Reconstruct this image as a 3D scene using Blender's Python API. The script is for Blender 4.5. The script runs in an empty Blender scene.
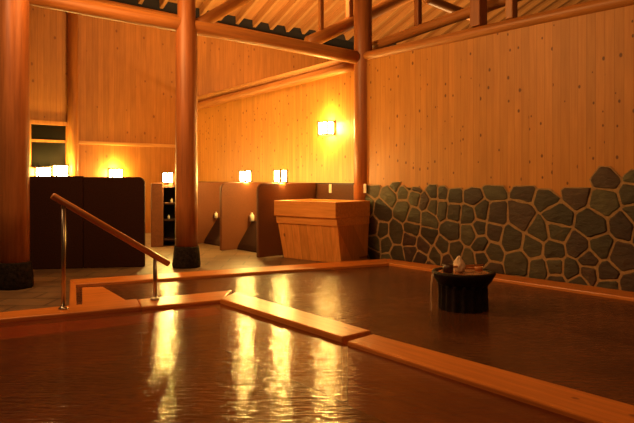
import bpy, bmesh, math, random
from mathutils import Vector, Matrix, noise
random.seed(7)
SC = bpy.context.scene
COL = SC.collection
PI = math.pi

# ------------------------------------------------------------------ camera
F = 620.0          # focal length in pixels of the 634 px frame
HY = 178.0         # horizon row
CX = 317.0
EYE = 1.40         # eye height above the stone floor
cam = bpy.data.cameras.new('camera')
cam.sensor_width = 36.0
cam.lens = 36.0 * F / 634.0
cam.shift_y = -(211.5 - HY) / 634.0
co = bpy.data.objects.new('camera', cam)
COL.objects.link(co)
co.location = (0, 0, EYE)
co.rotation_euler = (PI / 2, 0, 0)
SC.camera = co

def P(px, py, z=0.0):                # point of the plane z seen at a pixel
    Y = F * (EYE - z) / (py - HY)
    return Vector(((px - CX) / F * Y, Y, z))
def PY(px, py, Y):
    return Vector(((px - CX) / F * Y, Y, EYE - (py - HY) / F * Y))
def PV(px, py, Q, d):                # point of the vertical plane through Q along d
    rx = (px - CX) / F
    # rx*Y = Q.x + t d.x ; Y = Q.y + t d.y
    t = (rx * Q.y - Q.x) / (d.x - rx * d.y)
    Y = Q.y + t * d.y
    return PY(px, py, Y)
A = Vector(((-160 - CX) / F, 1, 0)).normalized()     # along the stone wall, away
B = Vector(((975 - CX) / F, 1, 0)).normalized()      # along the column row, away
UP = Vector((0, 0, 1))
NA = Vector((A.y, -A.x, 0))                          # horizontal, into wall A (away from the room)
ANG_A = math.atan2(A.y, A.x)
ANG_B = math.atan2(B.y, B.x)
WA0 = P(510, 274, 0.08)                              # on the stone wall face
C0 = PV(362.5, 200, WA0, A); C0.z = 0                # corner post, at wall A
CB = PV(189, 200, C0 + NA * 0.12, A); CB.z = 0       # corner of wall A and wall B
def hA(px, py, off=0.0): return PV(px, py, C0 + NA * off, A)
def hB(px, py, off=0.0): return PV(px, py, CB - A * off, B)

# ------------------------------------------------------------------ materials
class NT:
    def __init__(s, name):
        s.m = bpy.data.materials.new(name); s.m.use_nodes = True
        s.t = s.m.node_tree; s.t.nodes.clear()
        s.out = s.n('ShaderNodeOutputMaterial'); s.p = s.n('ShaderNodeBsdfPrincipled')
        s.l(s.p.outputs[0], s.out.inputs[0])
    def n(s, typ, **kw):
        n = s.t.nodes.new(typ)
        for k, v in kw.items(): setattr(n, k, v)
        return n
    def l(s, a, b): s.t.links.new(a, b)
    def math(s, op, a, b=None, c=None):
        n = s.n('ShaderNodeMath', operation=op)
        for i, v in enumerate((a, b, c)):
            if v is None: continue
            if isinstance(v, (int, float)): n.inputs[i].default_value = v
            else: s.l(v, n.inputs[i])
        return n.outputs[0]
    def mix(s, f, a, b, mode='MIX'):
        n = s.n('ShaderNodeMix', data_type='RGBA', blend_type=mode)
        for i, v in ((0, f), (6, a), (7, b)):
            if isinstance(v, (int, float)): n.inputs[i].default_value = v
            elif isinstance(v, tuple): n.inputs[i].default_value = (*v, 1)
            else: s.l(v, n.inputs[i])
        return n.outputs[2]
    def noise(s, vec, scale, detail=4, rough=.55):
        n = s.n('ShaderNodeTexNoise'); n.inputs['Scale'].default_value = scale
        n.inputs['Detail'].default_value = detail; n.inputs['Roughness'].default_value = rough
        if vec is not None: s.l(vec, n.inputs['Vector'])
        return n.outputs[0]
    def mapping(s, vec, scale):
        n = s.n('ShaderNodeMapping'); n.inputs['Scale'].default_value = scale
        s.l(vec, n.inputs['Vector']); return n.outputs[0]
    def ramp(s, f, stops):
        n = s.n('ShaderNodeValToRGB'); s.l(f, n.inputs[0])
        e = n.color_ramp.elements
        while len(e) < len(stops): e.new(.5)
        for i, (p, c) in enumerate(stops): e[i].position = p; e[i].color = (*c, 1)
        return n.outputs[0]
    def obj(s): return s.n('ShaderNodeTexCoord').outputs['Object']
    def bump(s, h, strength, dist=.01):
        n = s.n('ShaderNodeBump'); n.inputs['Strength'].default_value = strength
        n.inputs['Distance'].default_value = dist
        s.l(h, n.inputs['Height']); s.l(n.outputs[0], s.p.inputs['Normal'])
    def set(s, **kw):
        for k, v in kw.items():
            i = s.p.inputs[k.replace('_', ' ')]
            if isinstance(v, tuple): i.default_value = (*v, 1) if len(v) == 3 else v
            elif isinstance(v, (int, float)): i.default_value = v
            else: s.l(v, i)
        return s

def wood(name, light, dark, axis='Z', plank=None, knots=True, rough=.45, knot_col=(.10, .03, .008), kscale=5.0, kpick=.62, spec=.4):
    """plank wood; grain runs along the local axis"""
    s = NT(name); co_ = s.obj()
    sep = s.n('ShaderNodeSeparateXYZ'); s.l(co_, sep.inputs[0])
    x, y, z = sep.outputs
    if axis == 'Z': g, c1, c2 = z, x, y
    else: g, c1, c2 = x, y, z
    col = None
    if plank:
        q = s.math('DIVIDE', c1, plank)
        idx = s.math('FLOOR', q)
        wn = s.n('ShaderNodeTexWhiteNoise', noise_dimensions='1D'); s.l(idx, wn.inputs['W'])
        rnd = wn.outputs['Value']
        g2 = s.math('MULTIPLY_ADD', rnd, 17.0, g)
        fr = s.math('FRACT', q)
        edge = s.math('MINIMUM', fr, s.math('SUBTRACT', 1.0, fr))
        groove = s.math('MULTIPLY', s.math('LESS_THAN', edge, .035), .38)
    else:
        g2 = g
    cmb = s.n('ShaderNodeCombineXYZ'); s.l(c1, cmb.inputs[0]); s.l(c2, cmb.inputs[1]); s.l(g2, cmb.inputs[2])
    v = s.mapping(cmb.outputs[0], (14, 14, .9))
    n1 = s.noise(v, 1.6, 5, .6)
    col = s.ramp(n1, [(.3, dark), (.66, light)])
    big = s.noise(cmb.outputs[0], .9, 2)
    col = s.mix(.35, col, s.ramp(big, [(.35, (.62, .62, .62)), (.65, (1, 1, 1))]), 'MULTIPLY')
    if plank:
        tint = s.math('MULTIPLY_ADD', rnd, .16, .90)
        tn = s.n('ShaderNodeCombineColor'); [s.l(tint, tn.inputs[i]) for i in range(3)]
        col = s.mix(1.0, col, tn.outputs[0], 'MULTIPLY')
        col = s.mix(groove, col, tuple(.45 * d for d in dark))
    if knots:
        kv = s.mapping(cmb.outputs[0], (1, 1, .72))
        vo = s.n('ShaderNodeTexVoronoi', voronoi_dimensions='3D' if not plank else '2D')
        if plank:
            c5 = s.n('ShaderNodeCombineXYZ'); s.l(c1, c5.inputs[0]); s.l(s.math('MULTIPLY', g2, .72), c5.inputs[1]); kv = c5.outputs[0]
        vo.inputs['Scale'].default_value = kscale; s.l(kv, vo.inputs['Vector'])
        sc_ = s.n('ShaderNodeSeparateColor'); s.l(vo.outputs['Color'], sc_.inputs[0])
        pick = s.math('GREATER_THAN', sc_.outputs[0], kpick)
        size = s.math('MULTIPLY_ADD', sc_.outputs[1], .09, .06)
        d = s.math('SUBTRACT', 1.0, s.math('DIVIDE', vo.outputs['Distance'], size))
        d = s.n('ShaderNodeClamp'), d
        s.l(d[1], d[0].inputs[0]); dd = d[0].outputs[0]
        k = s.math('MULTIPLY', pick, s.math('MINIMUM', s.math('MULTIPLY', dd, 2.2), .9))
        col = s.mix(k, col, knot_col)
    s.set(Base_Color=col, Roughness=rough); s.p.inputs['Specular IOR Level'].default_value = spec
    s.bump(n1, .15, .004)
    return s.m

M = {}
M['wall'] = wood('wall_planks', (.60, .25, .042), (.50, .19, .03), 'Z', .115, True, .5, (.12, .035, .008), 6.0, .62)
M['wall_b'] = wood('wall_planks_left', (.50, .19, .036), (.38, .135, .024), 'Z', .14, True, .5, (.20, .06, .015), 4.0, .72)
M['log'] = wood('log_wood', (.52, .20, .045), (.36, .125, .028), 'Z', None, True, .42, (.2, .07, .02), 3.0, .75)
M['column'] = wood('column_wood', (.42, .14, .036), (.28, .088, .023), 'Z', None, True, .42, (.18, .05, .015), 3.0, .7)
M['rim'] = wood('rim_wood', (.70, .235, .042), (.50, .15, .024), 'X', None, True, .32, (.22, .05, .012), 4.0, .7)
M['box'] = wood('tub_wood', (.86, .36, .075), (.66, .24, .045), 'Z', .17, True, .45, (.2, .06, .015), 4.0, .8)
M['lid'] = wood('tub_lid_wood', (.88, .38, .085), (.70, .27, .055), 'X', None, True, .4, (.25, .08, .02), 4.0, .85)
M['boards'] = wood('roof_boards', (.62, .28, .075), (.48, .2, .05), 'X', .3, False, .6)
M['rafter'] = wood('rafter_wood', (.66, .33, .10), (.5, .22, .06), 'X', None, False, .5)
M['rail'] = wood('rail_wood', (.60, .22, .06), (.42, .13, .03), 'Z', None, False, .3)
M['trim'] = wood('trim_wood', (.68, .33, .10), (.52, .22, .06), 'X', None, False, .4)
M['frame'] = wood('lantern_frame', (.10, .05, .02), (.05, .02, .01), 'Z', None, False, .5)

def plain(name, col, rough=.5, metal=0.0, nscale=None, amt=.4, bump=0.0, spec=.5):
    s = NT(name)
    if nscale:
        n = s.noise(s.obj(), nscale, 6, .65)
        c = s.ramp(n, [(.3, tuple(c * (1 - amt) for c in col)), (.7, tuple(min(1, c * (1 + amt)) for c in col))])
        s.set(Base_Color=c)
        if bump: s.bump(n, bump, .02)
    else: s.set(Base_Color=col)
    s.set(Roughness=rough, Metallic=metal); s.p.inputs['Specular IOR Level'].default_value = spec
    return s.m
M['granite'] = plain('brown_granite', (.15, .047, .017), .55, 0, 60, .28, 0, .25)
M['dark_granite'] = plain('dark_granite', (.028, .008, .0035), .75, 0, 60, .6, 0, .15)
M['wains'] = plain('brown_wainscot', (.085, .028, .011), .6, 0, 50, .5, 0, .15)
M['basin'] = plain('basin_stone', (.10, .05, .028), .7, 0, 4, .5)
M['dark_side'] = plain('dark_panel', (.04, .015, .008), .5, 0, 50, .5, 0, .25)
M['base_stone'] = plain('black_stone', (.018, .012, .009), .85, 0, 22, .8, .6, .1)
M['steel'] = plain('brushed_steel', (.42, .36, .28), .28, 1.0)
M['white'] = plain('white_plastic', (.75, .68, .55), .4)
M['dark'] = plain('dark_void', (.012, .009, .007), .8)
M['mortar'] = plain('mortar', (.33, .20, .09), .9, 0, 30, .25, .3)
M['stump'] = plain('dark_stump', (.011, .005, .004), .6, 0, 16, .7, .5, .15)
M['stump_red'] = plain('stump_lit', (.05, .012, .008), .5, 0, 30, .9, .4)
M['foam'] = plain('white_foam', (.75, .55, .36), .6, 0, 20, .15)
M['cup'] = plain('dark_wood_cup', (.06, .022, .01), .4, 0, 20, .4)

def floor_mat():
    s = NT('slate_floor'); c = s.obj()
    n = s.noise(c, 1.7, 6, .65)
    vo = s.n('ShaderNodeTexBrick'); s.l(s.mapping(c, (1, 1, 1)), vo.inputs['Vector'])
    vo.inputs['Scale'].default_value = 1.0; vo.inputs['Brick Width'].default_value = .6; vo.inputs['Row Height'].default_value = .4
    vo.inputs['Mortar Size'].default_value = .012
    vo.inputs['Color1'].default_value = (.19, .11, .056, 1); vo.inputs['Color2'].default_value = (.14, .08, .042, 1)
    vo.inputs['Mortar'].default_value = (.05, .03, .016, 1)
    col = s.mix(.6, vo.outputs[0], s.ramp(n, [(.3, (.5, .5, .5)), (.7, (1.2, 1.15, 1.1))]), 'MULTIPLY')
    r = s.math('MULTIPLY_ADD', n, .4, .2)
    s.set(Base_Color=col, Roughness=r); s.bump(n, .35, .02)
    return s.m
M['floor'] = floor_mat()

def stone_mat():
    s = NT('green_brown_stone'); c = s.obj()
    at = s.n('ShaderNodeAttribute', attribute_name='tone')
    n = s.noise(s.mapping(c, (1, 1, 2.6)), 7, 7, .7)
    n2 = s.noise(c, 2.5, 3)
    col = s.mix(.85, at.outputs['Color'], s.ramp(n, [(.3, (.45, .42, .4)), (.7, (1.45, 1.4, 1.2))]), 'MULTIPLY')
    col = s.mix(s.math('MULTIPLY', n2, .35), col, (.10, .045, .02))
    s.set(Base_Color=col, Roughness=.62); s.bump(n, .7, .03)
    return s.m
M['stone'] = stone_mat()

def water_mat(name, col, tint, rip, body):
    """murky spring water: glossy surface over a partly see-through brown body"""
    s = NT(name); c = s.obj()
    n = s.noise(s.mapping(c, (7, 30, 1)), 1.0, 2, .5)
    bp = s.n('ShaderNodeBump'); bp.inputs['Strength'].default_value = rip; bp.inputs['Distance'].default_value = .02; s.l(n, bp.inputs['Height'])
    s.t.nodes.remove(s.p)
    tr = s.n('ShaderNodeBsdfTransparent'); tr.inputs[0].default_value = (*tint, 1)
    n2 = s.noise(c, 1.3, 3)
    df = s.n('ShaderNodeBsdfDiffuse'); s.l(s.ramp(n2, [(.35, tuple(v * .55 for v in col)), (.65, col)]), df.inputs[0])
    gl = s.n('ShaderNodeBsdfGlossy'); gl.inputs['Roughness'].default_value = .17; s.l(bp.outputs[0], gl.inputs['Normal'])
    fr = s.n('ShaderNodeFresnel'); fr.inputs[0].default_value = 1.33; s.l(bp.outputs[0], fr.inputs[1])
    m1 = s.n('ShaderNodeMixShader'); m1.inputs[0].default_value = body; s.l(tr.outputs[0], m1.inputs[1]); s.l(df.outputs[0], m1.inputs[2])
    m2 = s.n('ShaderNodeMixShader'); s.l(fr.outputs[0], m2.inputs[0]); s.l(m1.outputs[0], m2.inputs[1]); s.l(gl.outputs[0], m2.inputs[2])
    s.l(m2.outputs[0], s.out.inputs[0])
    return s.m
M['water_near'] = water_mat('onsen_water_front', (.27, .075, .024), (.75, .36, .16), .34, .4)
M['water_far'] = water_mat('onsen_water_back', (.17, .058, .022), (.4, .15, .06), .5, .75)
M['water_bowl'] = plain('bowl_water', (.45, .2, .09), .1)

def glass_mat():
    s = NT('dark_window_glass'); s.set(Base_Color=(.008, .007, .005), Roughness=.1); s.p.inputs['Specular IOR Level'].default_value = .15
    return s.m
M['glass'] = glass_mat()
def stream_mat():
    s = NT('water_stream'); s.set(Base_Color=(.9, .6, .35), Roughness=.2, Alpha=.35)
    return s.m
M['stream'] = stream_mat()
def emis(name, col, st):
    s = NT(name); s.set(Base_Color=(.8, .7, .5), Emission_Color=col, Emission_Strength=st)
    return s.m
M['lamp'] = emis('lantern_paper', (1.0, .64, .15), 260.0)
M['lamp_small'] = emis('small_lantern_paper', (1.0, .64, .15), 430.0)

# ------------------------------------------------------------------ mesh helpers
def link(o, parent=None):
    COL.objects.link(o)
    if parent is not None: o.parent = parent
    return o
class MB:
    def __init__(s): s.v = []; s.f = []; s.sm = []
    def add(s, verts, faces, smooth=False):
        k = len(s.v); s.v += [Vector(v) for v in verts]
        for f in faces: s.f.append([i + k for i in f]); s.sm.append(smooth)
        return s
    def box(s, x0, x1, y0, y1, z0, z1):
        v = [(x, y, z) for z in (z0, z1) for y in (y0, y1) for x in (x0, x1)]
        return s.add(v, [(0, 2, 3, 1), (4, 5, 7, 6), (0, 1, 5, 4), (2, 6, 7, 3), (0, 4, 6, 2), (1, 3, 7, 5)])
    def prism(s, poly, axis, a0, a1):
        """polygon extruded along axis; poly coords are the two other axes in order"""
        n = len(poly)
        def mk(p, a):
            return {'X': (a, p[0], p[1]), 'Y': (p[0], a, p[1]), 'Z': (p[0], p[1], a)}[axis]
        v = [mk(p, a0) for p in poly] + [mk(p, a1) for p in poly]
        f = [list(range(n))[::-1], list(range(n, 2 * n))] + [(i, (i + 1) % n, n + (i + 1) % n, n + i) for i in range(n)]
        return s.add(v, f)
    def lathe(s, prof, n=28, wob=None, cx=0, cy=0, smooth=True):
        v = []; f = []
        for j, (r, z) in enumerate(prof):
            for i in range(n):
                a = 2 * PI * i / n; rr = r * (wob(a, z) if wob else 1)
                v.append((cx + rr * math.cos(a), cy + rr * math.sin(a), z))
        for j in range(len(prof) - 1):
            for i in range(n):
                i2 = (i + 1) % n
                f.append((j * n + i, j * n + i2, (j + 1) * n + i2, (j + 1) * n + i))
        f.append(list(range(n))[::-1]); f.append([(len(prof) - 1) * n + i for i in range(n)])
        s.add(v, f[:-2], smooth); k = len(s.v) - len(v)
        for q in f[-2:]: s.f.append([i + k for i in q]); s.sm.append(False)
        return s
    def tube(s, pts, rad, n=12):
        pts = [Vector(p) for p in pts]; v = []; f = []
        for j, p in enumerate(pts):
            d = (pts[min(j + 1, len(pts) - 1)] - pts[max(j - 1, 0)]).normalized()
            a = d.cross(UP); a = a.normalized() if a.length > 1e-3 else Vector((1, 0, 0)); b = d.cross(a)
            r = rad[j] if isinstance(rad, (list, tuple)) else rad
            for i in range(n):
                t = 2 * PI * i / n; v.append(p + a * r * math.cos(t) + b * r * math.sin(t))
        for j in range(len(pts) - 1):
            for i in range(n):
                i2 = (i + 1) % n; f.append((j * n + i, j * n + i2, (j + 1) * n + i2, (j + 1) * n + i))
        f += [list(range(n))[::-1], [(len(pts) - 1) * n + i for i in range(n)]]
        return s.add(v, f, True)
    def build(s, name, mat, parent=None, bevel=0.0, seg=2, mw=None, loc=None, rz=0.0):
        me = bpy.data.meshes.new(name); me.from_pydata([tuple(v) for v in s.v], [], s.f); me.update()
        bm = bmesh.new(); bm.from_mesh(me); bmesh.ops.recalc_face_normals(bm, faces=bm.faces); bm.to_mesh(me); bm.free()
        for p, q in zip(me.polygons, s.sm): p.use_smooth = q
        if mat is not None: me.materials.append(mat)
        o = bpy.data.objects.new(name, me); link(o, parent)
        if mw is not None: o.matrix_basis = mw
        if loc is not None: o.location = loc
        if rz: o.rotation_euler = (0, 0, rz)
        if bevel:
            b = o.modifiers.new('bevel', 'BEVEL'); b.width = bevel; b.segments = seg; b.limit_method = 'ANGLE'; b.angle_limit = .6
        return o
def tag(o, label=None, cat=None, group=None, kind=None):
    for k, v in (('label', label), ('category', cat), ('group', group), ('kind', kind)):
        if v: o[k] = v
    return o
def empty(name, loc, label, cat, group=None, rz=0.0, kind=None):
    o = bpy.data.objects.new(name, None); o.empty_display_size = .1; link(o); o.location = loc; o.rotation_euler = (0, 0, rz)
    return tag(o, label, cat, group, kind)
def axis_mat(p0, p1, ax='Z'):
    d = (p1 - p0).normalized(); m = d.to_track_quat(ax, 'Y' if ax != 'Y' else 'Z').to_matrix().to_4x4(); m.translation = p0
    return m
def wobble_log(L, r0, r1, n=10, amp=.03, seed=0.0, seg=18):
    b = MB(); v = []; f = []
    for j in range(n + 1):
        t = j / n; r = r0 + (r1 - r0) * t; ox = .5 * r0 * amp * 4 * noise.noise((t * 2.2, seed, 1)); oy = .5 * r0 * amp * 4 * noise.noise((t * 2.2, seed, 7))
        for i in range(seg):
            a = 2 * PI * i / seg; rr = r * (1 + amp * noise.noise((math.cos(a) * .9, math.sin(a) * .9, t * L * .8 + seed)))
            v.append((ox + rr * math.cos(a), oy + rr * math.sin(a), t * L))
    for j in range(n):
        for i in range(seg):
            i2 = (i + 1) % seg; f.append((j * seg + i, j * seg + i2, (j + 1) * seg + i2, (j + 1) * seg + i))
    f += [list(range(seg))[::-1], [n * seg + i for i in range(seg)]]
    return b.add(v, f, True)
def log(name, p0, p1, r0, r1, mat, label, cat='beam', group=None, seed=0.0, amp=.05):
    o = wobble_log((p1 - p0).length, r0, r1, 14, amp, seed).build(name, mat, mw=axis_mat(p0, p1))
    return tag(o, label, cat, group)
def plank_between(name, quad, z0, z1, mat, bevel=.012):
    """quad: four plan points (near start, near end, far end, far start); local X runs along the near edge"""
    o0 = Vector((quad[0].x, quad[0].y, 0)); d = quad[1] - quad[0]; ang = math.atan2(d.y, d.x)
    R = Matrix.Rotation(-ang, 3, 'Z')
    poly = [tuple((R @ (Vector((q.x, q.y, 0)) - o0))[:2]) for q in quad]
    return MB().prism(poly, 'Z', z0, z1).build(name, mat, bevel=bevel, loc=o0, rz=ang)
def struct(o): o['kind'] = 'structure'; return o

# ------------------------------------------------------------------ pools
ZR = .08; ZW = .04
def ext(p, q, t): return p + (q - p) * t
# rim boards, outlined in plan
nf0, nf1 = P(0, 312, ZR), P(200, 292.5, ZR)        # front-left rim, far edge
nn0, nn1 = P(0, 319, ZR), P(222, 299, ZR)          # front-left rim, near edge
ff0, ff1 = P(70, 279.5, ZR), P(386, 258.5, ZR)     # far rim, far edge
fn0, fn1 = P(76, 284, ZR), P(389, 263, ZR)         # far rim, near edge
sf0, sf1 = P(386, 258.5, ZR), P(634, 291.5, ZR)    # stone wall rim
sn0, sn1 = P(389, 263, ZR), P(634, 298, ZR)

def on_line(a, b, px):                               # where the plan line a-b crosses a pixel column
    d = b - a; return PV(px, 250, a, d)
def flat(p, z=0): return Vector((p.x, p.y, z))
L = lambda a, b, px: flat(on_line(a, b, px))

r = plank_between('timber_curb', [L(nn0, nn1, -60), L(nn0, nn1, 141), L(nf0, nf1, 137), L(nf0, nf1, -60)], -.45, ZR, M['rim'])
tag(r, 'orange wooden rim board at the left, carrying the tall steel handrail post', 'curb')
r = plank_between('timber_curb', [L(nn0, nn1, 141.6), L(nn0, nn1, 222), L(nf0, nf1, 232), L(nf0, nf1, 137.6)], -.45, ZR - .006, M['rim'])
tag(r, 'short wooden rim board between the two pools, carrying the short handrail post', 'curb')
r = plank_between('timber_curb', [L(fn0, fn1, 76), L(fn0, fn1, 389), L(ff0, ff1, 386), L(ff0, ff1, 70)], -.45, ZR, M['rim'])
tag(r, 'orange wooden rim board on the far edge of the back pool, before the wooden tub', 'curb')
r = plank_between('timber_curb', [flat(fn1), flat(ext(sn0, sn1, 1.7)), flat(ext(sf0, sf1, 1.7)), flat(ff1)], -.45, ZR, M['rim'])
tag(r, 'long wooden rim board along the foot of the stone wall', 'curb')
# left end of the back pool
lf0, lf1 = P(69, 306, ZR), P(70, 280, ZR)
ln0, ln1 = P(76.5, 305, ZR), P(76, 284, ZR)
r = plank_between('timber_curb', [flat(ln0), flat(ln1), flat(ff0), flat(lf0)], -.45, ZR, M['rim'])
tag(r, 'short wooden rim board closing the left end of the back pool, beside the handrail', 'curb')
st = plank_between('pool_step', [P(82, 306.5, ZR), P(134, 301.5, ZR), P(103, 284, ZR), P(82, 285, ZR)], -.40, ZR - .03, M['rim'])
tag(st, 'wooden entry step with slanting edge inside the left end of the back pool', 'step')
# dividing planks
d1n0, d1n1 = P(220, 299.5, ZR), P(342, 338, ZR)
d1f0, d1f1 = P(236, 292.5, ZR), P(371, 331.5, ZR)
r = plank_between('dividing_plank', [flat(d1n0), flat(d1n1), flat(d1f1), flat(d1f0)], -.45, ZR + .01, M['rim'])
tag(r, 'far wooden plank dividing the two pools, starting at the corner', 'plank')
d2n0, d2n1 = P(347, 340.5, ZR), P(597, 419, ZR)
d2f0, d2f1 = P(373, 333, ZR), P(634, 404, ZR)
r = plank_between('dividing_plank', [flat(d2n0), flat(ext(d2n0, d2n1, 1.5)), flat(ext(d2f0, d2f1, 1.4)), flat(d2f0)], -.45, ZR - .005, M['rim'])
tag(r, 'near wooden plank dividing the two pools, running out at lower right', 'plank')
# water
def sheet(name, pts, z, mat):
    return MB().add([(p.x, p.y, z) for p in pts], [list(range(len(pts)))]).build(name, mat)
far_poly = [L(nf0, nf1, 72), flat(nf1), flat(d1f0), flat(d1f1), flat(d2f0), flat(ext(d2f0, d2f1, 1.4)), flat(ext(sn0, sn1, 1.7)), flat(fn1), flat(fn0)]
w = sheet('pool_water', far_poly, ZW, M['water_far']); tag(w, 'dark brown bath water of the back pool around the stone fountain', 'water', kind='stuff')
near_poly = [L(nn0, nn1, -60), L(nn0, nn1, 222), flat(d1n0), flat(d1n1), flat(d2n0), flat(ext(d2n0, d2n1, 1.5)), Vector((2.5, -1.5, 0)), Vector((-4.5, -1.5, 0))]
w = sheet('pool_water', near_poly, ZW, M['water_near']); tag(w, 'reddish brown bath water of the front pool with lamp reflections', 'water', kind='stuff')

# basin under the water and the sunken bench boards along the front pool
bs = [Vector((-7.5, -1.5, 0)), Vector((9, -1.5, 0)), flat(ext(sn0, sn1, 1.7)), flat(fn1), flat(fn0), L(nf0, nf1, -60)]
struct(sheet('trim_3', bs, -.62, M['basin']))
bn = (nn1 - nn0); bn = Vector((bn.y, -bn.x, 0)).normalized()
r = plank_between('sunken_bench', [L(nn0, nn1, -60) + bn * .50, L(nn0, nn1, 212) + bn * .36, L(nn0, nn1, 216) + bn * .004, L(nn0, nn1, -60) + bn * .004], -.10, .0, M['rim'])
tag(r, 'sunken wooden bench board just under water along left edge of the front pool', 'bench')
# ------------------------------------------------------------------ floor and walls
fl = [L(nf0, nf1, -60), flat(lf0), flat(ff0), flat(ff1), flat(ff1) + NA * .6, CB + NA * .5 + A * .3, CB - B * 11 + A * .3, Vector((-9.5, 4.0, 0))]
b = MB().add([(p.x, p.y, 0) for p in fl], [list(range(len(fl)))])
b.add([(p.x, p.y, -.5) for p in fl], [list(range(len(fl)))])
n = len(fl); b.add([(p.x, p.y, z) for z in (0, -.5) for p in fl], [(i, (i + 1) % n, n + (i + 1) % n, n + i) for i in range(n)])
fo = struct(b.build('floor', M['floor']))
bmx = bmesh.new(); bmx.from_mesh(fo.data); bmesh.ops.remove_doubles(bmx, verts=bmx.verts, dist=1e-4); bmesh.ops.triangulate(bmx, faces=[f for f in bmx.faces if len(f.verts) > 4]); bmx.to_mesh(fo.data); bmx.free()

# wall A right: planked upper wall, local X along A, origin at C0
zt0 = hA(366, 58).z
capA = [hA(366, 57), hA(634, -2)]
right_len = 6.2
wr = MB().box(-right_len, 0, -.14, 0.0, -.3, capA[0].z).build('wall_right', M['wall'], loc=C0, rz=ANG_A)
# (local -Y is into the wall because NA = A rotated by -90 degrees)
struct(wr)

# stone facing, made of individually shaped stones in one facing
def clip(poly, p, nrm):
    out = []
    for i in range(len(poly)):
        a, c = poly[i], poly[(i + 1) % len(poly)]
        da = (a[0] - p[0]) * nrm[0] + (a[1] - p[1]) * nrm[1]; dc = (c[0] - p[0]) * nrm[0] + (c[1] - p[1]) * nrm[1]
        if da <= 0: out.append(a)
        if da * dc < 0:
            t = da / (da - dc); out.append((a[0] + (c[0] - a[0]) * t, a[1] + (c[1] - a[1]) * t))
    return out
rs = random.Random(21)
seeds = []
tries = 0
while tries < 9000:
    tries += 1
    p = (rs.uniform(-6.3, .25), rs.uniform(-.25, 1.95))
    dm = rs.choice((.17, .30, .42, .50))
    if all(((p[0] - q[0]) ** 2 * .9 + (p[1] - q[1]) ** 2 * 1.15) ** .5 > (dm + q[2]) * .5 for q in seeds): seeds.append((p[0], p[1], dm))
aR = (hA(605, 200) - C0).dot(A)
def top_line(a):
    t = 1.25 + .06 * noise.noise((a * 2.1, 3.3, 0))
    if abs(a - aR) < .17: t = 1.50
    elif a < aR - .3: t = 1.47
    elif a < aR: t = 1.36
    return t
verts = []; faces = []; tones = []; mv = []; mf = []
for p in seeds:
    if p[1] > top_line(p[0]) + .10 or p[0] < -6.1 : continue
    poly = [(-6.2, -.3), (-.002, -.3), (-.002, 2.2), (-6.2, 2.2)]
    for q in seeds:
        if q is p or (p[0] - q[0]) ** 2 + (p[1] - q[1]) ** 2 > 1.2: continue
        m = ((p[0] + q[0]) / 2, (p[1] + q[1]) / 2); poly = clip(poly, m, (q[0] - p[0], q[1] - p[1]))
        if not poly: break
    if len(poly) < 3: continue
    cap_ = top_line(p[0]) + .035 + .05 * noise.noise((p[0] * 3, 5.1, 2)); sl_ = .25 * noise.noise((p[0] * 4, 9.1, 2))
    poly = clip(poly, (p[0], cap_), (sl_, 1)); poly = clip(poly, (p[0] + p[2] * .42, cap_ - .02), (1, 1.3)) if p[1] > cap_ - .12 and rs.random() < .5 else poly
    poly = clip(poly, (p[0] - p[2] * .42, cap_ - .02), (-1, 1.3)) if p[1] > cap_ - .12 and rs.random() < .5 else poly
    if len(poly) < 3: continue
    cxx = sum(q[0] for q in poly) / len(poly); cyy = sum(q[1] for q in poly) / len(poly)
    k = len(mv); mv += [(x, .012, y) for x, y in poly]; mv += [(x, -.02, y) for x, y in poly]; m_ = len(poly)
    mf.append([k + i for i in range(m_)]); mf += [(k + i, k + (i + 1) % m_, k + m_ + (i + 1) % m_, k + m_ + i) for i in range(m_)]
    # inset outline, subdivided and roughened
    ins = []
    for i in range(m_):
        a, c = poly[i], poly[(i + 1) % m_]
        L_ = math.dist(a, c); ns = max(1, int(L_ / .07))
        for j in range(ns):
            t = j / ns
            if j == 0 and L_ > .05: ins.append((a[0] + (c[0] - a[0]) * .12, a[1] + (c[1] - a[1]) * .12)); continue
            ins.append((a[0] + (c[0] - a[0]) * t, a[1] + (c[1] - a[1]) * t))
        if L_ > .05: ins.append((a[0] + (c[0] - a[0]) * .9, a[1] + (c[1] - a[1]) * .9))
    def shrink(pt, w, wob):
        dx, dy = pt[0] - cxx, pt[1] - cyy; d = max(1e-4, math.hypot(dx, dy))
        w2 = w + wob * noise.noise((pt[0] * 9, pt[1] * 9, 4.0))
        s = max(.2, 1 - w2 / d); return (cxx + dx * s, cyy + dy * s)
    hgt = rs.uniform(.014, .03)
    rings = [([shrink(q, .016, .008) for q in ins], .0), ([shrink(q, .016, .008) for q in ins], hgt * .6), ([shrink(q, .030, .012) for q in ins], hgt)]
    k = len(verts); m_ = len(ins)
    for ring, h in rings: verts += [(x, h + (.01 * noise.noise((x * 6, y * 6, 0)) if h > .02 else 0), y) for x, y in ring]
    verts.append((cxx, hgt + .008, cyy))
    nf_ = 0
    for rr in range(2):
        for i in range(m_):
            faces.append((k + rr * m_ + i, k + rr * m_ + (i + 1) % m_, k + (rr + 1) * m_ + (i + 1) % m_, k + (rr + 1) * m_ + i)); nf_ += 1
    for i in range(m_): faces.append((k + 2 * m_ + i, k + 2 * m_ + (i + 1) % m_, k + 3 * m_)); nf_ += 1
    base = rs.choice([(.066, .062, .028), (.05, .048, .024), (.062, .03, .018), (.04, .038, .02), (.10, .095, .045), (.04, .018, .012)])
    if p[0] > -1.3 and p[1] > .85: base = (.11, .105, .045)
    g = rs.uniform(.35, 1.0); tones += [tuple(c * g for c in base)] * nf_
sb = MB(); sb.add(verts, faces, False)
so = sb.build('stone_facing', M['stone'], wr)
ca = so.data.color_attributes.new('tone', 'FLOAT_COLOR', 'CORNER')
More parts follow.
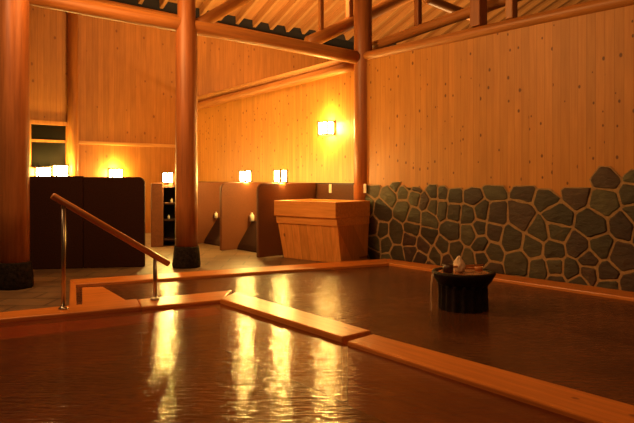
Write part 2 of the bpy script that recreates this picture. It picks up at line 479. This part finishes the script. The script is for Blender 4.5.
for pl, c in zip(so.data.polygons, tones):
    for li in pl.loop_indices: ca.data[li].color = (*c, 1)
mo = MB().add(mv, mf).build('mortar', M['mortar'], wr)

# wall A left (lamp wall), local X along A
lampoff = .12
back_len = (CB - C0).dot(A) + .15
zl0 = hA(356, 66, lampoff).z; zl1 = hA(198, 107, lampoff).z
wb_ = MB().prism([(0, -.3), (back_len, -.3), (back_len, zl1 - .02), (0, zl0 - .02)], 'Y', -.12, 0).build('wall_back', M['wall'], loc=C0 + NA * lampoff, rz=ANG_A)
struct(wb_)
zled = EYE - 5.5 * (C0.y + 2) / F
MB().box(0.12, back_len - .1, 0, .20, -.05, zled).build('wainscot', M['wains'], wb_, .008)
MB().box(0.12, back_len - .1, 0, .23, zled, zled + .025).build('ledge', M['dark_side'], wb_, .005)

# wall B
zeB = hB(300, 33.5).z
bl0, bl1 = -11.0, 15.0
wl = MB().box(bl0, bl1, 0, .14, -.3, zeB - .22).build('wall_left', M['wall_b'], loc=CB, rz=ANG_B); struct(wl)
tr = MB().box(bl0, bl1, 0, .10, zeB - .22, zeB + .1).build('eave_gap_shade', M['dark'], loc=CB + A * .02, rz=ANG_B); struct(tr)  # near-black colour stands in for the shade in gaps between rafter feet
# eave plate log
log('eave_log', hB(150, 8, .1) if False else CB + B * -8 + UP * (zeB - .33) - A * .13, CB + B * 14.5 + UP * (zeB - .33) - A * .13, .10, .10, M['log'], 'long eave log under the rafter feet on top of the left wall', seed=3)
# moulding on wall B
t0, t1 = hB(78, 141.5), hB(183, 147.2)
def bcoord(p): return (p - CB).dot(B)
tb = MB().box(bcoord(t0), -.02, -.05, 0, (t0.z + t1.z) / 2 - .04, (t0.z + t1.z) / 2 + .04).build('trim_1', M['trim'], loc=CB, rz=ANG_B, bevel=.01); struct(tb)
# window in wall B
w0, w1 = hB(30.5, 124), hB(65.5, 167)
x0, x1, z1, z0 = bcoord(w0), bcoord(w1), w0.z, w1.z
fr = MB()
fw = .10
fr.box(x0 - fw, x1 + fw, -.05, .0, z1, z1 + fw).box(x0 - fw, x0, -.05, .0, z0, z1).box(x1, x1 + fw, -.05, .0, z0, z1)
wn = fr.build('window_1', M['wall_b'], loc=CB - A * 0.0, rz=ANG_B, bevel=.008); struct(wn)
MB().box(x0, x1, -.012, -.004, z0, z1).build('pane', M['glass'], wn)
zt = hB(45, 141).z
MB().box(x0, x1, -.03, -.012, zt - .03, zt + .03).build('crossbar', M['wall_b'], wn)
MB().box(x0 - .15, x1 + .25, -.16, .0, z0 - .22, z0 - .02).build('window_sill', M['trim'], wn, .01)
# half post on wall B
pb0, pb1 = hB(72, 176), hB(72, 5)
hp = MB().lathe([(.125, 0), (.12, 2), (.118, zeB - .6)], 20).build('wall_post', M['log'], loc=flat(pb0) - A * .07)
tag(hp, 'slender lit round post standing against the left wall beside the window', 'post')

# ------------------------------------------------------------------ columns and beams
def column(px, py, rpx, ztop, label, rtop=None, notch=None):
    c = P(px, py, 0); rad = rpx * c.y / F
    e = empty('wooden_column', c, label, 'column')
    prof = [(rad, .0 + .30), (rad * .985, 1.0), (rad * .96, 2.2)]
    zt_ = notch if notch else ztop
    prof += [(rad * .95, zt_ - .12)]
    if notch: prof += [(rad * .8, notch + .02), (rad * .78, ztop)]
    else: prof += [(rad * .94, ztop)]
    MB().lathe(prof, 28, lambda a, z: 1 + .02 * noise.noise((math.cos(a), math.sin(a), z * .7 + px))).build('shaft', M['column'], e)
    MB().lathe([(rad * 1.24, 0), (rad * 1.26, .05), (rad * 1.16, .22), (rad * 1.1, .33), (rad * .9, .335)], 12, lambda a, z: 1 + .05 * noise.noise((math.cos(a) * 2, math.sin(a) * 2, z * 3))).build('stone_base', M['base_stone'], e, .01)
    return c, rad
zn = PY(187, 24, P(186.5, 268.5).y).z
c1, r1 = column(14.5, 287.5, 14.2, 4.6, 'thick wooden column on black stone base at far left')
c2, r2 = column(186.5, 267.0, 11.2, 6.2, 'round wooden column on black stone base behind the end of handrail', notch=zn + .1)
# corner post
pc = flat(hA(363, 200, .05))
rp = 9.5 * pc.y / F
ztie = PY(360, 58, pc.y).z
cp = MB().lathe([(rp, 0), (rp * .97, 2), (rp * .95, ztie - .1), (rp * .95, 6.6)], 24).build('corner_post', M['column'], loc=flat(pc))
tag(cp, 'wooden corner post rising behind the wooden tub at the stone wall end', 'post')
# tie beam along the column row
dtie = flat(pc) - flat(c2)
def ht(px, py): return PV(px, py, c2, dtie)
log('tie_beam', ht(-30, -14.5), ht(357, 57.5), .115, .115, M['log'], 'heavy log tie beam running from the left column to corner post', seed=1)
# cap logs
log('wall_cap_log', hA(362, 57.5, .03), hA(700, -15.5, .03), .085, .085, M['log'], 'long cap log on top of the knotty plank wall', seed=2)
log('wall_cap_log', hA(354, 66, lampoff - .04), hA(192, 107.5, lampoff - .04), .085, .10, M['log'], 'lower cap log on top of the lamp wall', seed=4)
log('wall_cap_log', hA(345, 61, lampoff + .10), hA(192, 101, lampoff + .10), .07, .09, M['rafter'], 'paler log lying just above and behind the lamp wall cap', seed=5)
# roof logs
l2a = ht(302, 45) + flat(NA) * .0 + Vector((.05, .22, .06)); l2b = PY(404, -2, l2a.y + 1.9)
dl = (l2b - l2a)
log('roof_log', l2a + dl * .03, l2b + dl * 1.2, .115, .115, M['log'], 'thick slanting roof log passing behind the corner post', seed=6)
l1a = ht(199, 20) + Vector((.05, .2, .03)); l1b = PY(243, -1, l1a.y + .95)
log('roof_log', l1a - (l1b - l1a) * .15, l1b + (l1b - l1a) * 2.2, .10, .10, M['log'], 'slanting roof log rising beside the top of second column', seed=8)
h3 = [hA(366, 49, .35), hA(470, 12, .35)]
log('roof_log', h3[0], ext(h3[0], h3[1], 1.9), .085, .085, M['log'], 'roof log running just above the knotty plank wall cap', seed=9)
log('roof_log', PY(425, -2, 11.5), PY(482, 21, 12.5), .09, .09, M['log'], 'short crosswise roof log above the knotty plank wall', seed=11)
def stud(px, py, wpx, q, label, top=4.0, mat='log'):
    p = q; w_ = wpx * p.y / F / 2
    o = MB().box(-w_, w_, -w_, w_, 0, top).build('roof_stud', M[mat], loc=p, rz=ANG_A, bevel=.015); tag(o, label, 'post')
def onlog(px): # point on the roof log 2 axis
    q = PV(px, 100, l2a, dl); t = (q.y - l2a.y) / dl.y; return l2a + dl * t
q = onlog(321); stud(321, 0, 4.5, q + UP * .10, 'thin upright stud left of the corner post under the roof', 3.0)
q = onlog(349.5); stud(349.5, 0, 6, q + UP * .10, 'upright stud close against the corner post under roof', 3.0)
q = hA(478.5, 27, .05); stud(478.5, 0, 12.5, q, 'wide reddish upright stud on the plank wall cap log', 2.5, 'column')
q = hA(511.5, 19.5, .05); stud(511.5, 0, 9, q, 'pale narrow upright stud on the plank wall cap log', 2.5)
q = hA(418, 26, .35); stud(418, 0, 6, q, 'small upright stud standing on the upper roof log', 1.2, 'column')

# roof: boards on rafters, rising toward the camera from the eave on wall B
s_roof = .40
u0, u1 = -.25, 15.0
def roof_pt(u, bb, dz=0): return CB + B * bb - A * u + UP * (zeB + s_roof * u + dz)
cz = math.atan(s_roof)
rd = (-A + UP * s_roof).normalized(); rn = B.cross(rd).normalized()
if rn.z < 0: rn = -rn
ry = rn.cross(rd).normalized()
RM = Matrix((rd, ry, rn)).transposed().to_4x4(); RM.translation = roof_pt(0, 0)
sgn = 1 if ry.dot(B) > 0 else -1
b = MB().box(u0, u1 * 1.03, -9.5 if sgn > 0 else -15, 15 if sgn > 0 else 9.5, .11, .16)
ce = b.build('ceiling', M['boards'], mw=RM); struct(ce)
q_a, q_b = hB(254, 17), hB(270, 21.1)
step = abs(bcoord(q_b) - bcoord(q_a))
k0 = bcoord(q_a)
proto = None
kk = 0
for i in range(-9, 22):
    bb = k0 + i * step
    if bb < -9.2 or bb > 14.8: continue
    if proto is None:
        proto = MB().box(u0, u1, -.05, .05, -.10, .112).build('rafter', M['rafter'], ce, .006); o = proto
    else:
        o = proto.copy(); COL.objects.link(o); o.parent = ce
    o.location = (0, sgn * bb, 0)

# ------------------------------------------------------------------ bathing stalls along the lamp wall
def panel(F0, d, length, h, th, rc, mat, label, name='stall_partition', group=None, both=False):
    e = []
    n_ = 7
    poly = [(0, 0)]
    for i in range(n_ + 1):
        a = PI - PI / 2 * i / n_; poly.append((rc + rc * math.cos(a), h - rc + rc * math.sin(a)))
    if both:
        for i in range(n_ + 1):
            a = PI / 2 - PI / 2 * i / n_; poly.append((length - rc + rc * math.cos(a), h - rc + rc * math.sin(a)))
    else: poly.append((length, h))
    poly.append((length, 0))
    o = MB().prism(poly, 'Y', -th / 2, th / 2).build(name, mat, bevel=.012, loc=flat(F0), rz=math.atan2(d.y, d.x))
    return tag(o, label, 'partition', group)
p1 = P(257.5, 257.5)
dep = (C0 + NA * (lampoff - .22) - p1).dot(NA) / B.dot(NA)     # length to the wainscot face
def pan_x(px): return flat(PV(px, 250, p1, A))
hp_ = EYE - 5.0 * p1.y / F
panel(p1, B, dep, hp_, .07, .13, M['granite'], 'brown granite stall partition nearest to the wooden tub')
p2 = pan_x(220.5)
panel(p2, B, dep, hp_, .07, .13, M['granite'], 'brown granite stall partition standing midway between tub and second column')
p3 = pan_x(188)
panel(p3, B, dep, hp_, .07, .13, M['granite'], 'brown granite stall partition seen right behind the second column')
p4 = P(151, 247)
panel(p4, Vector((1, .35, 0)).normalized(), .24, EYE - 5 * p4.y / F, .08, .03, M['granite'], 'narrow brown partition left of second column, beside the dark shelf rack')
# wash counters between partitions
def counter(pa, pb, label):
    xA = (pb - pa).dot(A)
    s1, s2 = dep * .26, dep * .52
    o = MB()
    n0 = Vector((-B.x, -B.y, 0))
    prof = [(s1, .02), (s1 + .04, .10), (s2, .53), (dep - .02, .55), (dep - .02, .0), (s1, 0)]
    vv = []
    for t in (.05, xA - .05):
        base = pa + A * t
        vv += [base + B * s + UP * z for s, z in prof]
    m = len(prof)
    root = empty('wash_counter', pa + A * (xA / 2) + B * (dep * .7), label, 'counter')
    vv = [v - root.location for v in vv]
    o.add(vv, [list(range(m))[::-1], list(range(m, 2 * m))] + [(i, (i + 1) % m, m + (i + 1) % m, m + i) for i in range(m)])
    o.build('cabinet', M['dark_granite'], root, .006)
    fz = Vector((0, 0, .62))
    c = B * (dep * .26)
    t = MB().tube([c + fz, c + fz + UP * .02 - B * .10, c + fz - UP * .03 - B * .16], .018, 10); t.build('tap', M['steel'], root)
    return root
counter(p1, p2, 'dark sloping wash counter in the stall beside the wooden tub side')
counter(p2, p3, 'dark sloping wash counter in the stall next to second column')
def bottle(loc, label, h=.17, r=.035, group=None):
    e = empty('soap_bottle', loc, label, 'bottle', group)
    MB().lathe([(r, 0), (r, h * .68), (r * .8, h * .76), (r * .35, h * .8), (r * .35, h * .88)], 14).build('body', M['white'], e)
    MB().lathe([(r * .5, h * .86), (r * .5, h * .96), (r * .2, h)], 10).build('pump', M['white'], e)
tb_ = PV(252.0, 226, p1 + A * ((p2 - p1).length - .12), B)
bottle(Vector((tb_.x, tb_.y, .538)), 'white soap bottle on dark counter just left of the partition nearest the tub', .17, .045)
tb_ = PV(216.0, 226, p2 + A * ((p3 - p2).length - .12), B)
bottle(Vector((tb_.x, tb_.y, .538)), 'white soap bottle on dark counter just left of the midway partition', .13, .038)
# outlets
def outlet(p, label, off):
    e = empty('wall_switch', p, label, 'switch', rz=ANG_A)
    MB().box(-.035, .035, 0, .012, -.08, .08).build('cover_plate', M['white'], e, .004)
    MB().box(-.012, .012, .012, .022, -.03, .03).build('toggle', M['white'], e, .003)
outlet(hA(330.5, 188.5, lampoff - .202), 'white wall switch on the brown wainscot above the wooden tub', 0)
outlet(hA(365.2, 188.5, -.045) , 'white wall switch on the stone edge beside the corner post', 0)

# shelf rack in the dark corner left of the second column
rk = P(160.5, 246.5); e = empty('shelf_rack', rk, 'dark shelf rack between narrow partition and second column', 'rack', rz=.2)
e_rack = e
rw = 24 * rk.y / F; rh = EYE - 8 * rk.y / F
MB().box(0, .04, 0, .45, 0, rh).build('side_panel', M['dark_side'], e)
MB().box(rw - .04, rw, 0, .45, 0, rh).build('side_panel', M['dark_side'], e)
MB().box(.04, rw - .04, .42, .45, 0, rh).build('back_panel', M['dark'], e)
MB().box(0, rw, 0, .45, rh, rh + .02).build('top_board', M['dark_side'], e)
for zz in (.12, .52, .86, rh - .03):
    MB().box(.04, rw - .04, 0, .42, zz, zz + .03).build('shelf', M['dark_side'], e, .004)
for k, (xx, zz, lb) in enumerate(((.16, .55, 'small white bottle on the lower shelf of the dark rack'), (.22, .89, 'small white bottle on the upper shelf of the dark rack'))):
    q = rk + Matrix.Rotation(.2, 3, 'Z') @ Vector((xx, .12, zz)); bottle(q, lb, .09, .022)

# tall dark partitions on the left
a0 = P(20, 269.5); a1 = P(84, 267.8); a2 = P(145, 266.3)
o = panel(a0, (a1 - a0).normalized(), (a1 - a0).length - .004, EYE + 2 * a0.y / F, .10, .02, M['dark_granite'], 'tall dark partition below the window, right of the far left column')
o = panel(a2, (a1 - a2).normalized(), (a1 - a2).length, EYE + 1.0 * a2.y / F, .10, .10, M['dark_granite'], 'tall dark partition with rounded top corner behind the handrail')

# ------------------------------------------------------------------ wooden tub chest by the corner
k_ = P(338, 262.5)
dl_ = Vector((-.77, .64, 0)).normalized(); dr_ = Vector((.66, .75, 0)).normalized()
def len_to(px, o_, d_):
    q = PV(px, 200, o_, d_); return (flat(q) - flat(o_)).length
corner = flat(PY(335.5, 200, k_.y - .30))
Ll = len_to(274, corner, dl_); Lr = len_to(370, corner, dr_) 
ztop = EYE - (202.2 - HY) * corner.y / F
e = empty('wooden_tub', corner, 'tapered wooden tub with broad flat rim standing before the stalls', 'tub')
def ring(inset, z):
    f_, k_l, k_r = (.15, .55, .35) if inset > .0 and z < ztop - .05 else (1, 1, 1)
    i0, i1, j0, j1 = inset * f_, inset * k_l, inset * 1.3 if f_ < 1 else inset, inset * k_r
    return [dl_ * i0 + dr_ * j0 + UP * z, dl_ * (Ll - i1) + dr_ * j0 + UP * z, dl_ * (Ll - i1) + dr_ * (Lr - j1) + UP * z, dl_ * i0 + dr_ * (Lr - j1) + UP * z]
def hull(name, levels, mat, bevel):
    o = MB(); v = []; f = []
    # local frame: X along dl, so that plank grain follows the faces
    ang = math.atan2(dl_.y, dl_.x); R = Matrix.Rotation(-ang, 3, 'Z')
    for i, z in levels: v += [R @ q for q in ring(i, z)]
    for j in range(len(levels) - 1):
        for i in range(4): f.append((j * 4 + i, j * 4 + (i + 1) % 4, j * 4 + 4 + (i + 1) % 4, j * 4 + 4 + i))
    f.append((3, 2, 1, 0)); m = (len(levels) - 1) * 4; f.append((m, m + 1, m + 2, m + 3))
    o.add(v, f); return o.build(name, mat, e, bevel, rz=ang)
hh = 16.5 * corner.y / F
hull('rim', [(0, ztop - hh), (0, ztop), (.10, ztop), (.10, ztop - .12)], M['lid'], .006)
hull('ledge_band', [(.035, ztop - hh - .13), (.025, ztop - hh)], M['lid'], .004)
hull('body', [(.13, 0), (.05, ztop - hh - .13)], M['box'], .006)

# ------------------------------------------------------------------ handrail
q1 = P(63.5, 309, ZR); q2 = P(155, 299.5, ZR)
e = empty('handrail', q1, 'sloping wooden handrail on steel posts at the pool steps', 'handrail')
d12 = flat(q2) - flat(q1)
def hh_(px, py): return PV(px, py, q1, d12)
ra, rb = hh_(52, 195.5), hh_(169, 264)
v = rb - ra
M4 = axis_mat(ra - q1, rb - q1)
MB().lathe([(.026, 0), (.034, .012), (.034, v.length - .012), (.026, v.length)], 20).build('rail', M['rail'], e, mw=M4)
for q, px in ((q1, 63.5), (q2, 155)):
    tt = ((q - flat(ra, q.z)).dot(flat(v))) / flat(v).dot(flat(v)); zt_ = (ra + v * tt).z
    po = MB().lathe([(.021, q.z - q1.z), (.021, zt_ - .02 - q1.z)], 16, cx=(q - q1).x, cy=(q - q1).y).build('post', M['steel'], e)
    MB().lathe([(.05, q.z - q1.z), (.05, q.z - q1.z + .012), (.028, q.z - q1.z + .03)], 18, cx=(q - q1).x, cy=(q - q1).y).build('flange', M['steel'], po)

# ------------------------------------------------------------------ fountain
fc = P(463, 308.5, ZW); sc = fc.y / F
e = empty('stone_fountain', fc, 'dark round fountain basin on a ribbed stump in the back pool', 'fountain')
zt_ = (EYE - (271.0 - HY) * sc) - ZW
R0 = 31.5 * sc; rpd = 23 * sc
rib = lambda a, z: 1 + .05 * math.sin(a * 17) + .03 * noise.noise((math.cos(a) * 3, math.sin(a) * 3, z * 2))
MB().lathe([(rpd * 1.06, -.30), (rpd * 1.02, 0), (rpd, zt_ * .35), (rpd * 1.0, zt_ * .62), (rpd * 1.05, zt_ * .68)], 102, rib).build('pedestal', M['stump'], e)
wobb = lambda a, z: 1 + .03 * noise.noise((math.cos(a) * 1.5, math.sin(a) * 1.5, z * 2 + 4))
MB().lathe([(rpd * .95, zt_ * .60), (rpd * 1.12, zt_ * .70), (R0 * .93, zt_ * .84), (R0, zt_ * .94), (R0 * .985, zt_), (R0 * .84, zt_), (R0 * .80, zt_ - .035)], 48, wobb).build('bowl', M['stump'], e)
MB().lathe([(R0 * .82, zt_ - .03), (R0 * .82, zt_ - .012)], 40).build('bowl_water', M['water_bowl'], e)
# bubbling spout
bm = bmesh.new(); bmesh.ops.create_icosphere(bm, subdivisions=4, radius=1)
for v_ in bm.verts:
    zz = v_.co.z; t = (zz + 1) / 2
    rr = (1.15 - .75 * t) * (1 + .22 * noise.noise(v_.co * 2.6))
    v_.co = Vector((v_.co.x * rr * .075, v_.co.y * rr * .075, t * .175 * (1 + .1 * noise.noise(v_.co * 3))))
for f_ in bm.faces: f_.smooth = True
me = bpy.data.meshes.new('water_spout'); bm.to_mesh(me); bm.free(); me.materials.append(M['foam'])
sp = bpy.data.objects.new('water_spout', me); link(sp, e); sp.location = (-4 * sc, 0, zt_ - .02)
# overflow stream at the left edge
MB().tube([(-R0 * .95, -.06, zt_ - .01), (-R0 * 1.02, -.08, zt_ - .03), (-R0 * 1.06, -.085, zt_ * .6), (-R0 * 1.07, -.085, 0.0)], [.012, .012, .009, .012], 8).build('overflow_stream', M['stream'], e)
# ladle resting on the rim
lp = fc + Vector((-17 * sc, -.10, zt_))
e = empty('water_ladle', lp, 'wooden water ladle lying on the fountain rim', 'ladle')
MB().lathe([(.05, 0), (.056, .085), (.047, .085), (.043, .012)], 20).build('cup', M['cup'], e)
MB().tube([(.045, .02, .055), (.22, .12, .05), (.42, .22, .045)], .011, 10).build('handle', M['rail'], e)
# second ladle with its handle across the right side of rim
lp = fc + Vector((14 * sc, -.07, zt_ + .012))
e = empty('water_ladle', lp, 'reddish wooden dipper lying across the right side of fountain rim', 'ladle')
MB().lathe([(.04, 0), (.046, .045), (.038, .045), (.034, .01)], 18).build('cup', M['rail'], e)
MB().tube([(-.04, .0, .03), (-.13, .05, .025)], .011, 10).build('handle', M['rail'], e)

# ------------------------------------------------------------------ lanterns
def lantern(p, ang, label, w=.25, h=.22, d=.15):
    """local X along the wall, local +Y out into the room"""
    e = empty('wall_lantern', p, label, 'lamp', 'lanterns on the plank walls', rz=ang)
    t = .016
    MB().box(-w / 2, w / 2, .03, .03 + d, -h / 2, h / 2).build('paper_shade', M['lamp' if w > .2 else 'lamp_small'], e)
    o = MB(); W, H = w / 2 + t * .6, h / 2 + t * .6; y0, y1 = .03 - t * .6, .03 + d + t * .6
    for sx in (-W, W):
        for sy in (y0, y1): o.box(sx - t, sx + t, sy - t, sy + t, -H - t, H + t)
    for sz in (-H, H):
        for sy in (y0, y1): o.box(-W, W, sy - t * .7, sy + t * .7, sz - t * .7, sz + t * .7)
        for sx in (-W, W): o.box(sx - t * .7, sx + t * .7, y0, y1, sz - t * .7, sz + t * .7)
    o.box(-t * .5, t * .5, y1 - t * .5, y1 + t * .5, -H, H)
    o.build('frame', M['frame'], e)
    MB().box(-w * .35, w * .35, 0, .03, -h * .3, h * .3).build('back_plate', M['frame'], e)
lantern(hA(330.5, 128.5, lampoff), ANG_A, 'lantern mounted high on the lamp wall beside the corner post')
AB = ANG_B + PI
def on_panel(pt, px, py, label, top):
    q = PV(px + 5, py, pt, B); q.z = top + .125
    lantern(q - NA * .075, ANG_A, label, .185, .19, .12)
on_panel(p1, 283, 173, 'lantern on top of the granite partition nearest the tub', hp_)
on_panel(p2, 247.5, 174.5, 'lantern on top of the granite partition midway between second column and tub', hp_)
q = PY(168, 175, rk.y + .1); q.z = rh + .17
MB().box(-.04, .04, -.03, .03, 0, .09).build('lamp_block', M['frame'], e_rack, loc=(rw * .42, .10, rh))
lantern(q, .2 + PI, 'lantern just left of the second column, above the dark shelf rack', .19, .18, .12)
lantern(hB(114, 174), AB, 'lantern on left wall above the rounded dark partition')
lantern(hB(59, 171, .16), AB, 'lantern at the window sill, right one of the pair')
lantern(hB(42, 173, .16), AB, 'lantern at the window sill, left one of the pair')
# ------------------------------------------------------------------ light
wd = bpy.data.worlds.new('world'); SC.world = wd; wd.use_nodes = True
bg = wd.node_tree.nodes['Background']; bg.inputs[0].default_value = (1.0, .42, .13, 1); bg.inputs[1].default_value = .05
def area(loc, target, size, energy, col):  # added fill lamps, unseen; the lanterns are the only real fixtures
    l = bpy.data.lights.new('fill_light', 'AREA'); l.energy = energy; l.color = col; l.size = size
    o = bpy.data.objects.new('fill_light', l); link(o); o.location = loc
    o.rotation_euler = (Vector(target) - Vector(loc)).to_track_quat('-Z', 'Y').to_euler()
    return o
area((-3.4, 7.2, 4.6), (2.6, 8.2, 2.2), 1.5, 180, (1, .51, .155))
area((.5, 2.5, 5.2), (2.6, 6.0, .5), 1.5, 70, (1, .46, .16))
area((-1.0, 11.2, 5.0), (.3, 16.5, 6.6), 1.3, 260, (1, .55, .2))
area((-2.5, 7.2, 4.2), (-4.5, 14.0, 2.0), 1.2, 45, (1, .42, .12))
area((-4.6, 6.0, 4.2), (-3.6, 7.6, 0), 1.2, 55, (1, .55, .24))
q = C0 + NA * 3.5 + A * 1.0
area((q.x, q.y, 2.4), (q.x + .5, q.y + 3, 8), 1.5, 420, (1, .58, .22))  # added uplight hidden beyond the wall to brighten the rafters
q = C0 + NA * 1.6 + A * 4.0
area((q.x, q.y, 2.8), (q.x + 2.5, q.y + 4.5, 6.2), 1.0, 160, (1, .58, .22))
SC.view_settings.view_transform = 'Standard'
SC.view_settings.look = 'None'
SC.cycles.use_denoising = True
SC.cycles.max_bounces = 6
